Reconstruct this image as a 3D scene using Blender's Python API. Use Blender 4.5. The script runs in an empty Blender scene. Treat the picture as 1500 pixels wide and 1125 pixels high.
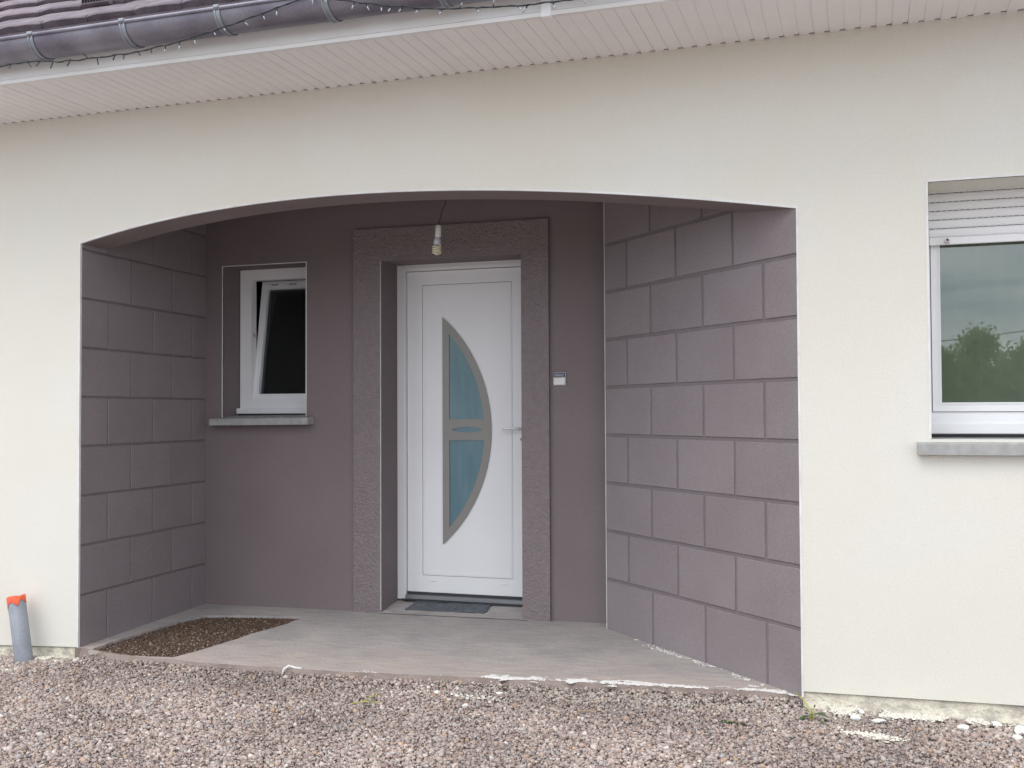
import bpy, bmesh, math, random
import numpy as np
from mathutils import Vector, Matrix, noise
from mathutils.geometry import tessellate_polygon
random.seed(7); rng = np.random.default_rng(7)
scene = bpy.context.scene
COL = scene.collection

# ------------------------------------------------------------------ camera
f_px, yaw, pitch, roll = 1556.9, -0.3185, 0.0263, -0.0047
CAM = Vector((0.156, -4.847, 1.2416))
fw = Vector((math.sin(yaw)*math.cos(pitch), math.cos(yaw)*math.cos(pitch), math.sin(pitch)))
rt = Vector((math.cos(yaw), -math.sin(yaw), 0)); up = rt.cross(fw)
r2 = math.cos(roll)*rt + math.sin(roll)*up; u2 = -math.sin(roll)*rt + math.cos(roll)*up
cd = bpy.data.cameras.new('camera'); cam = bpy.data.objects.new('camera', cd); COL.objects.link(cam)
M = Matrix((r2, u2, -fw)).transposed().to_4x4(); M.translation = CAM
cam.matrix_world = M
cd.sensor_width = 36; cd.lens = f_px/1500*36; cd.clip_end = 2000; cd.clip_start = .05
scene.camera = cam

# ------------------------------------------------------------------ world, sun, exposure
SUN_EL, SUN_AZ = 62, -22          # azimuth measured from straight in front of the house, minus is left
w = bpy.data.worlds.new('World'); scene.world = w; w.use_nodes = True
nt = w.node_tree; nt.nodes.clear(); N = nt.nodes.new; LK = nt.links.new
out = N('ShaderNodeOutputWorld'); bg = N('ShaderNodeBackground'); bg.inputs[1].default_value = .1
sky = N('ShaderNodeTexSky'); sky.sky_type = 'NISHITA'; sky.sun_disc = False
sky.sun_elevation = math.radians(SUN_EL); sky.sun_rotation = math.radians(180 - SUN_AZ)
tc = N('ShaderNodeTexCoord'); mp = N('ShaderNodeMapping'); mp.inputs['Scale'].default_value = (1, 1, 6.5); mp.inputs['Location'].default_value = (3.1, 1.7, .35)
n1 = N('ShaderNodeTexNoise'); n1.inputs['Scale'].default_value = 2.6; n1.inputs['Detail'].default_value = 7
n1.inputs['Distortion'].default_value = .4
cr = N('ShaderNodeValToRGB'); e = cr.color_ramp.elements
e[0].position = .32; e[0].color = (.27, .32, .41, 1); e[1].position = .68; e[1].color = (1, 1, 1, 1)
mul = N('ShaderNodeVectorMath'); mul.operation = 'SCALE'; mul.inputs['Scale'].default_value = 13.5
mix = N('ShaderNodeMixRGB'); mix.inputs[0].default_value = .9
LK(tc.outputs['Generated'], mp.inputs[0]); LK(mp.outputs[0], n1.inputs['Vector']); LK(n1.outputs['Fac'], cr.inputs[0])
LK(cr.outputs[0], mul.inputs[0]); LK(sky.outputs[0], mix.inputs[1]); LK(mul.outputs[0], mix.inputs[2])
LK(mix.outputs[0], bg.inputs[0]); LK(bg.outputs[0], out.inputs[0])
sd = bpy.data.lights.new('sun', 'SUN'); sd.energy = 1.1; sd.angle = math.radians(50); sd.color = (1, .97, .93)
sun = bpy.data.objects.new('sun', sd); COL.objects.link(sun)
el, az = math.radians(SUN_EL), math.radians(SUN_AZ)
sdir = Vector((math.sin(az)*math.cos(el), -math.cos(az)*math.cos(el), math.sin(el)))
sun.rotation_euler = sdir.to_track_quat('Z', 'Y').to_euler(); sun.location = (0, -10, 12)
vs = scene.view_settings; vs.view_transform = 'Standard'; vs.look = 'None'; vs.gamma = 1; vs.exposure = 0.93
vs.use_curve_mapping = False

# ------------------------------------------------------------------ materials
def mat(name, col, rough=.8, var=0, vscale=4, bump=0, bscale=60, bdist=.002, col2=None, spec=.3, metal=0,
        bdetail=4, objvar=0, voro=False, fine=0, fscale=300):
    m = bpy.data.materials.new(name); m.use_nodes = True
    t = m.node_tree; b = t.nodes['Principled BSDF']; n = t.nodes.new; l = t.links.new
    b.inputs['Roughness'].default_value = rough; b.inputs['Specular IOR Level'].default_value = spec
    b.inputs['Metallic'].default_value = metal
    b.inputs['Base Color'].default_value = (*col, 1)
    geo = n('ShaderNodeNewGeometry')
    last = None
    if var:
        nz = n('ShaderNodeTexNoise'); nz.inputs['Scale'].default_value = vscale; nz.inputs['Detail'].default_value = 6
        l(geo.outputs['Position'], nz.inputs['Vector'])
        rp = n('ShaderNodeValToRGB'); c2 = col2 or tuple(min(1, c*(1-var)) for c in col)
        rp.color_ramp.elements[0].position = .3; rp.color_ramp.elements[0].color = (*c2, 1)
        rp.color_ramp.elements[1].position = .65; rp.color_ramp.elements[1].color = (*col, 1)
        l(nz.outputs['Fac'], rp.inputs[0]); last = rp.outputs[0]
    if fine:
        nz = n('ShaderNodeTexNoise'); nz.inputs['Scale'].default_value = fscale; nz.inputs['Detail'].default_value = 3
        l(geo.outputs['Position'], nz.inputs['Vector'])
        mr = n('ShaderNodeMapRange'); mr.inputs[1].default_value = .3; mr.inputs[2].default_value = .7
        mr.inputs[3].default_value = 1-fine; mr.inputs[4].default_value = 1+fine
        l(nz.outputs['Fac'], mr.inputs[0])
        sc = n('ShaderNodeVectorMath'); sc.operation = 'SCALE'
        if last is None: sc.inputs[0].default_value = col
        else: l(last, sc.inputs[0])
        l(mr.outputs[0], sc.inputs['Scale']); last = sc.outputs[0]
    if objvar:
        oi = n('ShaderNodeObjectInfo'); mr = n('ShaderNodeMapRange')
        mr.inputs[3].default_value = 1-objvar; mr.inputs[4].default_value = 1+objvar
        l(oi.outputs['Random'], mr.inputs[0])
        sc = n('ShaderNodeVectorMath'); sc.operation = 'SCALE'
        if last is None: sc.inputs[0].default_value = col
        else: l(last, sc.inputs[0])
        l(mr.outputs[0], sc.inputs['Scale']); last = sc.outputs[0]
    if last is not None: l(last, b.inputs['Base Color'])
    if bump:
        if voro:
            nz = n('ShaderNodeTexVoronoi'); nz.inputs['Scale'].default_value = bscale; o = nz.outputs['Distance']
        else:
            nz = n('ShaderNodeTexNoise'); nz.inputs['Scale'].default_value = bscale; nz.inputs['Detail'].default_value = bdetail
            o = nz.outputs['Fac']
        l(geo.outputs['Position'], nz.inputs['Vector'])
        bp = n('ShaderNodeBump'); bp.inputs['Strength'].default_value = bump; bp.inputs['Distance'].default_value = bdist
        l(o, bp.inputs['Height']); l(bp.outputs[0], b.inputs['Normal'])
    return m
MT = {}
MT['cream'] = mat('cream_render', (.745, .735, .68), .92, .05, .9, .8, 230, .0024, col2=(.725, .695, .61), fine=.03, fscale=110)
MT['footing'] = mat('footing_render', (.70, .66, .54), .95, .3, 14, 1, 45, .012, col2=(.40, .37, .32), fine=.12, fscale=120)
MT['taupe'] = mat('taupe_render', (.222, .184, .189), .9, .07, 2.2, .5, 220, .002, fine=.09, fscale=120, col2=(.203, .167, .172))
MT['block'] = mat('taupe_block', (.280, .244, .252), .88, .09, 3, .45, 200, .002, objvar=.035, fine=.10, fscale=110, col2=(.258, .221, .230))
MT['rough_lintel'] = mat('taupe_lintel', (.25, .208, .208), .9, .1, 5, .5, 200, .002, fine=.06, fscale=280)  # lighter taupe: bounce light under the arch put into the colour
MT['joint'] = mat('taupe_joint', (.222, .190, .197), .95, .1, 12, .4, 150, .002)
MT['rough'] = mat('taupe_structured', (.245, .205, .209), .6, .12, 30, 1, 62, .012, spec=.45, bdetail=3, fine=.07, fscale=200)
MT['white'] = mat('white_pvc', (.85, .855, .87), .35, .03, 3, spec=.5)
MT['bead'] = mat('white_bead', (.82, .82, .82), .6, .2, 9, col2=(.66, .64, .62))
MT['soffit'] = mat('soffit_pvc', (.84, .82, .81), .5, .04, 6, spec=.4)
MT['fascia'] = mat('fascia_white', (.80, .80, .80), .5, .08, 3, spec=.4, col2=(.70, .69, .66))
MT['dark'] = mat('dark_void', (.012, .011, .012), .9)
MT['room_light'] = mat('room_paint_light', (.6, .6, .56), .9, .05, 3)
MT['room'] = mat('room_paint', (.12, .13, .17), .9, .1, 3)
MT['zinc'] = mat('aged_zinc', (.26, .255, .295), .42, .35, 5, .1, 30, .003, col2=(.155, .14, .18), metal=.55, fine=.06, fscale=80)
MT['bracket'] = mat('bracket_zinc', (.34, .37, .41), .45, .25, 25, metal=.5)
MT['tile'] = mat('roof_tile', (.20, .165, .185), .75, .35, 11, .5, 60, .006, col2=(.125, .10, .12), objvar=.14, fine=.1, fscale=150)
MT['slab'] = mat('screed_concrete', (.43, .395, .375), .88, .3, 3.0, .9, 40, .006, col2=(.34, .318, .312), fine=.16, fscale=140, bdetail=8)
MT['sill'] = mat('concrete_sill', (.42, .42, .41), .85, .3, 22, .4, 90, .003, col2=(.32, .32, .315))
MT['trim'] = mat('brushed_trim', (.27, .262, .245), .38, .05, 8, spec=.5, metal=.15)
MT['alu'] = mat('aluminium', (.34, .36, .38), .35, metal=.7)
MT['orange'] = mat('orange_plastic', (.82, .13, .055), .45, .15, 30)
MT['grey_pvc'] = mat('grey_pvc', (.27, .29, .33), .5, .2, 12, .15, 30, .003, col2=(.21, .225, .26), fine=.05, fscale=60)
MT['coir'] = mat('coir', (.13, .085, .062), .95, .5, 60, col2=(.06, .04, .03))
MT['rubber'] = mat('grey_rubber', (.125, .135, .15), .6, .4, 40, .6, 120, .003, col2=(.07, .08, .09))
MT['cable'] = mat('black_cable', (.02, .025, .03), .5)
MT['clearbulb'] = mat('clear_bulb', (.30, .34, .40), .2, spec=.7)
MT['greenbulb'] = mat('dark_bulb_stub', (.03, .06, .06), .3)
MT['lampglass'] = mat('lamp_glass', (.72, .68, .50), .25, spec=.6)
MT['lampbase'] = mat('lamp_base', (.55, .58, .66), .35, spec=.5)
MT['lime'] = mat('white_lime', (.80, .79, .76), .95, .15, 40, .6, 90, .004)
MT['leaf'] = mat('weed_leaf', (.06, .11, .03), .6, .4, 60)
MT['twig'] = mat('yellow_twig', (.42, .42, .10), .6)
MT['drytwig'] = mat('dry_twig', (.36, .26, .16), .8)
MT['grass'] = mat('lawn', (.075, .11, .035), .95, .4, .7, .5, 6, .05, fine=.2, fscale=12)
MT['bark'] = mat('tree_bark', (.10, .08, .06), .9, .3, 12)
MT['tleaf'] = mat('tree_leaf', (.14, .21, .07), .6, .45, 1.5, col2=(.10, .16, .05))
MT['wood'] = mat('pole_wood', (.16, .13, .10), .9, .3, 10)
MT['curtain'] = mat('sheer_curtain', (.66, .74, .58), .9, .1, 5)
MT['slot'] = mat('slot_shade', (.20, .20, .21), .8)
MT['groove'] = mat('groove_grey', (.58, .58, .60), .6)
MT['gasket'] = mat('gasket', (.05, .05, .055), .6)
MT['edge'] = mat('slab_edge_stain', (.27, .22, .195), .95, .35, 9, .8, 70, .006, col2=(.19, .15, .13), fine=.15, fscale=150)

_t = MT['tleaf'].node_tree; _b = _t.nodes['Principled BSDF']; _tr = _t.nodes.new('ShaderNodeBsdfTranslucent')
_mx = _t.nodes.new('ShaderNodeMixShader'); _mx.inputs[0].default_value = .45; _tr.inputs[0].default_value = (.22, .30, .10, 1)
_t.links.new(_b.outputs[0], _mx.inputs[1]); _t.links.new(_tr.outputs[0], _mx.inputs[2]); _t.links.new(_mx.outputs[0], _t.nodes['Material Output'].inputs[0])
def slab_dirt():
    t = MT['slab'].node_tree; n = t.nodes.new; l = t.links.new; b = t.nodes['Principled BSDF']
    old = b.inputs['Base Color'].links[0].from_socket
    g = n('ShaderNodeNewGeometry'); sp = n('ShaderNodeSeparateXYZ'); l(g.outputs['Position'], sp.inputs[0])
    nz = n('ShaderNodeTexNoise'); nz.inputs['Scale'].default_value = 2.3; nz.inputs['Detail'].default_value = 9; nz.inputs['Roughness'].default_value = .65
    mpn = n('ShaderNodeMapping'); mpn.inputs['Scale'].default_value = (1, 2.2, 1); l(g.outputs['Position'], mpn.inputs[0]); l(mpn.outputs[0], nz.inputs['Vector'])
    a = n('ShaderNodeMath'); a.operation = 'MULTIPLY_ADD'; a.inputs[1].default_value = -1.15; a.inputs[2].default_value = .25; l(sp.outputs['Y'], a.inputs[0])
    a2 = n('ShaderNodeMath'); a2.operation = 'MULTIPLY_ADD'; a2.inputs[1].default_value = 2.2; l(nz.outputs['Fac'], a2.inputs[0]); l(a.outputs[0], a2.inputs[2])
    mr = n('ShaderNodeMapRange'); mr.inputs[1].default_value = .75; mr.inputs[2].default_value = 1.6; mr.inputs[4].default_value = .8; l(a2.outputs[0], mr.inputs[0])
    mx = n('ShaderNodeMixRGB'); mx.inputs[2].default_value = (.44, .365, .325, 1); l(mr.outputs[0], mx.inputs[0]); l(old, mx.inputs[1])
    # brushed strokes left by the float
    n2 = n('ShaderNodeTexNoise'); n2.inputs['Scale'].default_value = 9; n2.inputs['Detail'].default_value = 8; m3 = n('ShaderNodeMapping'); m3.inputs['Scale'].default_value = (.8, 5, 1)
    m3.inputs['Rotation'].default_value = (0, 0, .35); l(g.outputs['Position'], m3.inputs[0]); l(m3.outputs[0], n2.inputs['Vector'])
    r2_ = n('ShaderNodeMapRange'); r2_.inputs[1].default_value = .3; r2_.inputs[2].default_value = .7; r2_.inputs[3].default_value = .86; r2_.inputs[4].default_value = 1.1; l(n2.outputs['Fac'], r2_.inputs[0])
    sc = n('ShaderNodeVectorMath'); sc.operation = 'SCALE'; l(mx.outputs[0], sc.inputs[0]); l(r2_.outputs[0], sc.inputs['Scale']); l(sc.outputs[0], b.inputs['Base Color'])
slab_dirt()
def frosted():
    m = bpy.data.materials.new('frosted_teal_glass'); m.use_nodes = True
    b = m.node_tree.nodes['Principled BSDF']
    b.inputs['Base Color'].default_value = (.125, .235, .275, 1); b.inputs['Roughness'].default_value = .3
    b.inputs['Specular IOR Level'].default_value = .5
    t = m.node_tree; g = t.nodes.new('ShaderNodeNewGeometry'); mpp = t.nodes.new('ShaderNodeMapping'); mpp.inputs['Scale'].default_value = (7, 1, 1.6)
    nz = t.nodes.new('ShaderNodeTexNoise'); nz.inputs['Scale'].default_value = 1.6; nz.inputs['Detail'].default_value = 4
    r = t.nodes.new('ShaderNodeValToRGB'); r.color_ramp.elements[0].position = .3; r.color_ramp.elements[0].color = (.105, .205, .25, 1)
    r.color_ramp.elements[1].position = .72; r.color_ramp.elements[1].color = (.175, .285, .32, 1)
    t.links.new(g.outputs['Position'], mpp.inputs[0]); t.links.new(mpp.outputs[0], nz.inputs['Vector']); t.links.new(nz.outputs['Fac'], r.inputs[0]); t.links.new(r.outputs[0], b.inputs['Base Color'])
    n2 = t.nodes.new('ShaderNodeTexNoise'); n2.inputs['Scale'].default_value = 220; bp = t.nodes.new('ShaderNodeBump'); bp.inputs['Strength'].default_value = .35; bp.inputs['Distance'].default_value = .001
    t.links.new(g.outputs['Position'], n2.inputs['Vector']); t.links.new(n2.outputs['Fac'], bp.inputs['Height']); t.links.new(bp.outputs[0], b.inputs['Normal'])
    return m
MT['frost'] = frosted()
def pane_mat(name, refl, tint, haze_dust=0):
    m = bpy.data.materials.new(name); m.use_nodes = True; t = m.node_tree; t.nodes.clear()
    o = t.nodes.new('ShaderNodeOutputMaterial'); mx = t.nodes.new('ShaderNodeMixShader')
    tr = t.nodes.new('ShaderNodeBsdfTransparent'); tr.inputs[0].default_value = (*tint, 1)
    gl = t.nodes.new('ShaderNodeBsdfGlossy'); gl.inputs['Roughness'].default_value = .01
    fr = t.nodes.new('ShaderNodeFresnel'); fr.inputs[0].default_value = refl
    t.links.new(fr.outputs[0], mx.inputs[0]); t.links.new(tr.outputs[0], mx.inputs[1]); t.links.new(gl.outputs[0], mx.inputs[2])
    if haze_dust:  # pale green diffuse haze mixed in to brighten the dark reflection
        df_ = t.nodes.new('ShaderNodeBsdfDiffuse'); df_.inputs[0].default_value = (.68, .80, .62, 1); m2 = t.nodes.new('ShaderNodeMixShader')
        g = t.nodes.new('ShaderNodeNewGeometry'); nz = t.nodes.new('ShaderNodeTexNoise'); nz.inputs['Scale'].default_value = 5; nz.inputs['Detail'].default_value = 5
        mr = t.nodes.new('ShaderNodeMapRange'); mr.inputs[3].default_value = haze_dust*.7; mr.inputs[4].default_value = haze_dust*1.3
        t.links.new(g.outputs['Position'], nz.inputs['Vector']); t.links.new(nz.outputs['Fac'], mr.inputs[0]); t.links.new(mr.outputs[0], m2.inputs[0])
        t.links.new(mx.outputs[0], m2.inputs[1]); t.links.new(df_.outputs[0], m2.inputs[2]); t.links.new(m2.outputs[0], o.inputs[0])
    else: t.links.new(mx.outputs[0], o.inputs[0])
    return m
MT['pane'] = pane_mat('double_glazing', 2.3, (.80, .84, .80), .10)
MT['pane_s'] = pane_mat('double_glazing_small', 1.5, (.6, .63, .7), .012)

def vcol_mat(name, bump=.4):
    m = bpy.data.materials.new(name); m.use_nodes = True; t = m.node_tree; b = t.nodes['Principled BSDF']
    a = t.nodes.new('ShaderNodeAttribute'); a.attribute_name = 'Col'
    t.links.new(a.outputs['Color'], b.inputs['Base Color']); b.inputs['Roughness'].default_value = .85
    b.inputs['Specular IOR Level'].default_value = .25
    return m
MT['stone'] = vcol_mat('crushed_stone')
def gravel_base():
    m = bpy.data.materials.new('gravel_bed'); m.use_nodes = True; t = m.node_tree; b = t.nodes['Principled BSDF']
    g = t.nodes.new('ShaderNodeNewGeometry'); v = t.nodes.new('ShaderNodeTexVoronoi'); v.inputs['Scale'].default_value = 75
    t.links.new(g.outputs['Position'], v.inputs['Vector'])
    sep = t.nodes.new('ShaderNodeSeparateColor'); t.links.new(v.outputs['Color'], sep.inputs[0])
    r = t.nodes.new('ShaderNodeValToRGB'); r.color_ramp.elements[0].color = (.24, .20, .19, 1); r.color_ramp.elements[1].color = (.46, .41, .385, 1)
    t.links.new(sep.outputs[0], r.inputs[0]); t.links.new(r.outputs[0], b.inputs['Base Color'])
    bp = t.nodes.new('ShaderNodeBump'); bp.inputs['Distance'].default_value = .008; bp.invert = True
    t.links.new(v.outputs['Distance'], bp.inputs['Height']); t.links.new(bp.outputs[0], b.inputs['Normal'])
    b.inputs['Roughness'].default_value = .95
    return m
MT['gravel_bed'] = gravel_base()

# ------------------------------------------------------------------ helpers
def link(name, me, parent=None, kind=None, label=None, cat=None, group=None):
    o = bpy.data.objects.new(name, me); COL.objects.link(o)
    if parent is not None: o.parent = parent
    if kind: o['kind'] = kind
    if label: o['label'] = label
    if cat: o['category'] = cat
    if group: o['group'] = group
    return o
def empty(name, loc, label, cat, group=None):
    o = link(name, None, label=label, cat=cat, group=group); o.location = loc; o.empty_display_size = .1
    return o
class MB:
    def __init__(s, *mats): s.bm = bmesh.new(); s.mats = [MT[m] for m in mats]
    def box(s, a, b, mi=0, bev=0, mtx=None):
        x0, y0, z0 = a; x1, y1, z1 = b
        t = bmesh.new(); bmesh.ops.create_cube(t, size=1)
        for v in t.verts: v.co = Vector(((x0+x1)/2+v.co.x*(x1-x0), (y0+y1)/2+v.co.y*(y1-y0), (z0+z1)/2+v.co.z*(z1-z0)))
        if bev: bmesh.ops.bevel(t, geom=t.edges[:], offset=bev, segments=1, affect='EDGES', profile=.5)
        s._add(t, mi, mtx); return s
    def _add(s, t, mi=0, mtx=None, keep=False):
        vs = [s.bm.verts.new(mtx @ v.co if mtx else v.co) for v in t.verts]
        t.verts.index_update()
        for f in t.faces:
            try: nf = s.bm.faces.new([vs[v.index] for v in f.verts])
            except ValueError: continue
            nf.material_index = f.material_index if keep else mi; nf.smooth = f.smooth
        t.free()
    def prism(s, loops, f3, d, mi=0, side=None):
        """loops: outline + holes in 2D; f3(u,v,w)->3D; extruded from w=0 to w=d. side: material of side faces per loop"""
        vv = [[Vector((p[0], p[1], 0)) for p in lp] for lp in loops]
        tris = tessellate_polygon(vv); flat = [p for lp in vv for p in lp]
        A = [s.bm.verts.new(f3(p.x, p.y, 0)) for p in flat]; B = [s.bm.verts.new(f3(p.x, p.y, d)) for p in flat]
        for t in tris:
            for L, rev in ((A, 0), (B, 1)):
                idx = t if not rev else t[::-1]
                try: s.bm.faces.new([L[i] for i in idx]).material_index = mi
                except ValueError: pass
        k = 0
        for li, lp in enumerate(vv):
            n = len(lp)
            for i in range(n):
                a, b = k+i, k+(i+1) % n
                s.bm.faces.new([A[a], A[b], B[b], B[a]]).material_index = (side[li] if side else mi)
            k += n
        return s
    def tube(s, pts, r, n=10, mi=0, caps=True, smooth=True, closed=False):
        pts = [Vector(p) for p in pts]; rs = r if isinstance(r, (list, tuple)) else [r]*len(pts); rings = []
        ref = None
        for i, p in enumerate(pts):
            d = (pts[min(i+1, len(pts)-1)] - pts[max(i-1, 0)]).normalized()
            if ref is None: ref = d.orthogonal().normalized()
            ref = (ref - d*ref.dot(d)).normalized(); b = d.cross(ref)
            rings.append([s.bm.verts.new(p + rs[i]*(math.cos(a)*ref + math.sin(a)*b)) for a in [2*math.pi*j/n for j in range(n)]])
        for a, b in zip(rings, rings[1:]):
            for j in range(n):
                f = s.bm.faces.new([a[j], a[(j+1) % n], b[(j+1) % n], b[j]]); f.smooth = smooth; f.material_index = mi
        if caps:
            for r_, rv in ((rings[0], 1), (rings[-1], 0)):
                f = s.bm.faces.new(r_[::-1] if rv else r_); f.material_index = mi
        return s
    def lathe(s, prof, c, n=24, mi=0, axis=Vector((0, 0, 1)), smooth=True):
        q = Vector((0, 0, 1)).rotation_difference(axis); rings = []
        for r, h in prof:
            rings.append([s.bm.verts.new(Vector(c) + q @ Vector((r*math.cos(a), r*math.sin(a), h))) for a in [2*math.pi*j/n for j in range(n)]])
        for a, b in zip(rings, rings[1:]):
            for j in range(n):
                f = s.bm.faces.new([a[j], a[(j+1) % n], b[(j+1) % n], b[j]]); f.smooth = smooth; f.material_index = mi
        return s
    def grid(s, fn, nu, nv, mi=0, smooth=True):
        V = [[s.bm.verts.new(fn(i/nu, j/nv)) for j in range(nv+1)] for i in range(nu+1)]
        for i in range(nu):
            for j in range(nv):
                f = s.bm.faces.new([V[i][j], V[i+1][j], V[i+1][j+1], V[i][j+1]]); f.material_index = mi; f.smooth = smooth
        return s
    def mesh(s, name='m', normals=True):
        if normals: bmesh.ops.recalc_face_normals(s.bm, faces=s.bm.faces[:])
        me = bpy.data.meshes.new(name)
        for m in s.mats: me.materials.append(m)
        s.bm.to_mesh(me); s.bm.free(); return me
    def build(s, name, parent=None, normals=True, **k):
        return link(name, s.mesh(name, normals), parent, **k)
XZ = lambda y0: (lambda u, v, w: Vector((u, y0+w, v)))

def rocks_mesh(name, P, size, colors, mats, flat=.7, seed=0):
    """many small angular stones, 8 verts / 12 tris each, as one mesh with a colour attribute"""
    r = np.random.default_rng(seed); n = len(P)
    base = np.array([[x, y, z] for x in (-1, 1) for y in (-1, 1) for z in (-1, 1)], float)*.5
    V = base[None] + r.uniform(-.2, .2, (n, 8, 3))
    V[:, :, :2] *= np.where(base[:, 2] > 0, .72, 1)[None, :, None]
    sc = size[:, None]*r.uniform(.7, 1.25, (n, 3)); sc[:, 2] *= flat
    V *= sc[:, None, :]
    a = r.uniform(0, 2*np.pi, n); t = r.normal(0, .32, n); t2 = r.normal(0, .32, n)
    def rot(V, ax, an):
        c, s = np.cos(an)[:, None], np.sin(an)[:, None]; i, j = [(1, 2), (2, 0), (0, 1)][ax]
        W = V.copy(); W[:, :, i] = V[:, :, i]*c - V[:, :, j]*s; W[:, :, j] = V[:, :, i]*s + V[:, :, j]*c; return W
    V = rot(rot(rot(V, 0, t), 1, t2), 2, a) + P[:, None, :]
    q = np.array([[0, 1, 3, 2], [4, 6, 7, 5], [0, 4, 5, 1], [2, 3, 7, 6], [0, 2, 6, 4], [1, 5, 7, 3]])
    F = (q[None] + (np.arange(n)*8)[:, None, None]).reshape(-1)
    me = bpy.data.meshes.new(name); me.vertices.add(n*8); me.vertices.foreach_set('co', V.reshape(-1))
    me.loops.add(len(F)); me.loops.foreach_set('vertex_index', F.astype(np.int32))
    nf = n*6; me.polygons.add(nf); me.polygons.foreach_set('loop_start', np.arange(nf, dtype=np.int32)*4)
    me.polygons.foreach_set('loop_total', np.full(nf, 4, np.int32))
    at = me.color_attributes.new('Col', 'FLOAT_COLOR', 'POINT')
    c = np.ones((n, 8, 4)); c[:, :, :3] = colors[:, None, :]; at.data.foreach_set('color', c.reshape(-1).astype(np.float32))
    me.materials.append(mats); me.update(); me.validate(); return me

# ------------------------------------------------------------------ key dimensions (metres)
xL, xLB, xR, xRB, d, dR = -3.967, -4.039, -.1136, -1.2552, 1.299, 1.1546
ZS = 2.906; CEIL = 2.585; HB = .275
AX = np.array([-3.967, -3.78, -3.596, -3.163, -2.749, -2.353, -1.975, -1.613, -1.266, -.934, -.615, -.369, -.1136])
AZ = np.array([2.19, 2.228, 2.263, 2.314, 2.345, 2.352, 2.342, 2.323, 2.295, 2.259, 2.215, 2.180, 2.1385])
pc = np.polyfit(AX, AZ, 5, w=[6]+[1]*11+[6])
arch = [(x, float(np.polyval(pc, x))) for x in np.linspace(xL, xR, 49)]
def slab_z(x, y): return -.009 + .0098*(x+.11) + .012*y
def ground_z(x, y):
    g = float(np.interp(x, [-6, -4.2, -3.3, -1, 0, 1, 3], [-.13, -.115, -.085, -.066, -.050, -.046, -.046]))
    return g + .012*max(-5, min(0, y)) + .012*noise.noise(Vector((x*1.3, y*1.3, 3)))

# ------------------------------------------------------------------ ground
g = MB('gravel_bed')
gx = [-30, -22, -15] + list(np.linspace(-10, 7, 85)) + [12, 20, 28]; gyy = [-24, -18, -12, -8] + list(np.linspace(-6, .3, 33))  # unseen far part added to bounce more light onto the soffit
g.grid(lambda u, v: Vector((gx[round(u*90)], gyy[round(v*36)], ground_z(gx[round(u*90)], gyy[round(v*36)])*(1 if gyy[round(v*36)] > -6.1 else 1)-.006)), 90, 36)
g.build('gravel_ground', kind='structure')
g = MB('grass'); g.grid(lambda u, v: Vector((-300+600*u, -400+800*v, -.24)), 10, 10); g.build('lawn', kind='structure')

# slab with recess for the coir mat
hole = [(-3.865, -.04), (-3.885, .20), (-3.875, .50), (-3.86, .80), (-3.80, .96), (-3.5, 1.02), (-3.165, 1.06),
        (-3.155, .85), (-3.215, .55), (-3.235, .30), (-3.27, .08), (-3.31, -.06), (-3.55, -.085)]
fr = []
for x in np.linspace(-3.93, -.13, 60):
    yb = float(np.interp(x, [-3.95, -3.6, -3.1, -2.4, -1.6, -.9, -.4, -.12], [.0, -.095, -.135, -.13, -.065, -.005, .02, .02]))
    fr.append((float(x), yb + .012*noise.noise(Vector((x*9, 0, 0)))))
outl = fr + [(-.11, .03), (-1.2, 1.18), (-1.2, 1.34), (-4.06, 1.34), (-3.99, .0)]
hh = []
for i in range(len(hole)):
    p_, q_ = Vector(hole[i]), Vector(hole[(i+1) % len(hole)])
    for m_ in range(8):
        c_ = p_.lerp(q_, m_/8); hh.append((c_.x+.011*noise.noise(Vector((c_.x*16, c_.y*16, 0))), c_.y+.011*noise.noise(Vector((c_.x*16, c_.y*16, 7)))))
hole = hh
sl = MB('slab', 'edge')
def slab3(u, v, wv): return Vector((u, v, slab_z(u, v) - wv))
sl.prism([outl, hole[::-1]], slab3, .13, 0, side=[1, 0])
sl.build('porch_slab', kind='structure')
ap = MB('edge')
def apron(u, v):
    x = -3.94+3.82*u; yb = float(np.interp(x, [f_[0] for f_ in fr], [f_[1] for f_ in fr]))
    n_ = noise.noise(Vector((x*14, v*3, 1))); n2 = noise.noise(Vector((x*50, v*9, 4)))
    y = yb+.006+.006*n_-.040*v*(1+.5*n_) ; z = slab_z(x, yb)+.0025-.075*v**1.7 + .006*n_*v + .003*n2
    return Vector((x, y, z))
ap.grid(apron, 420, 10); ap.build('slab_edge', kind='structure')
def film(name, x0, x1, y0, y1, fmask, cell=.007):
    mb = MB('lime'); nx, ny = int((x1-x0)/cell), int((y1-y0)/cell); H_ = {}
    def m_(i, j):
        if (i, j) not in H_: H_[(i, j)] = fmask(x0+i*cell, y0+j*cell)
        return H_[(i, j)]
    V_ = {}
    def vert(i, j):
        if (i, j) not in V_:
            x, y = x0+i*cell, y0+j*cell; V_[(i, j)] = mb.bm.verts.new((x+rng.uniform(-.002, .002), y+rng.uniform(-.002, .002), slab_z(x, y)+.0012+.005*max(0, min(.6, m_(i, j)))))
        return V_[(i, j)]
    for i in range(nx):
        for j in range(ny):
            if sum(m_(i+a, j+b) for a in (0, 1) for b in (0, 1)) > 0: mb.bm.faces.new([vert(i, j), vert(i+1, j), vert(i+1, j+1), vert(i, j+1)]).smooth = True
    return mb
def fr_y(x): return float(np.interp(x, [f_[0] for f_ in fr], [f_[1] for f_ in fr]))
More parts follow.
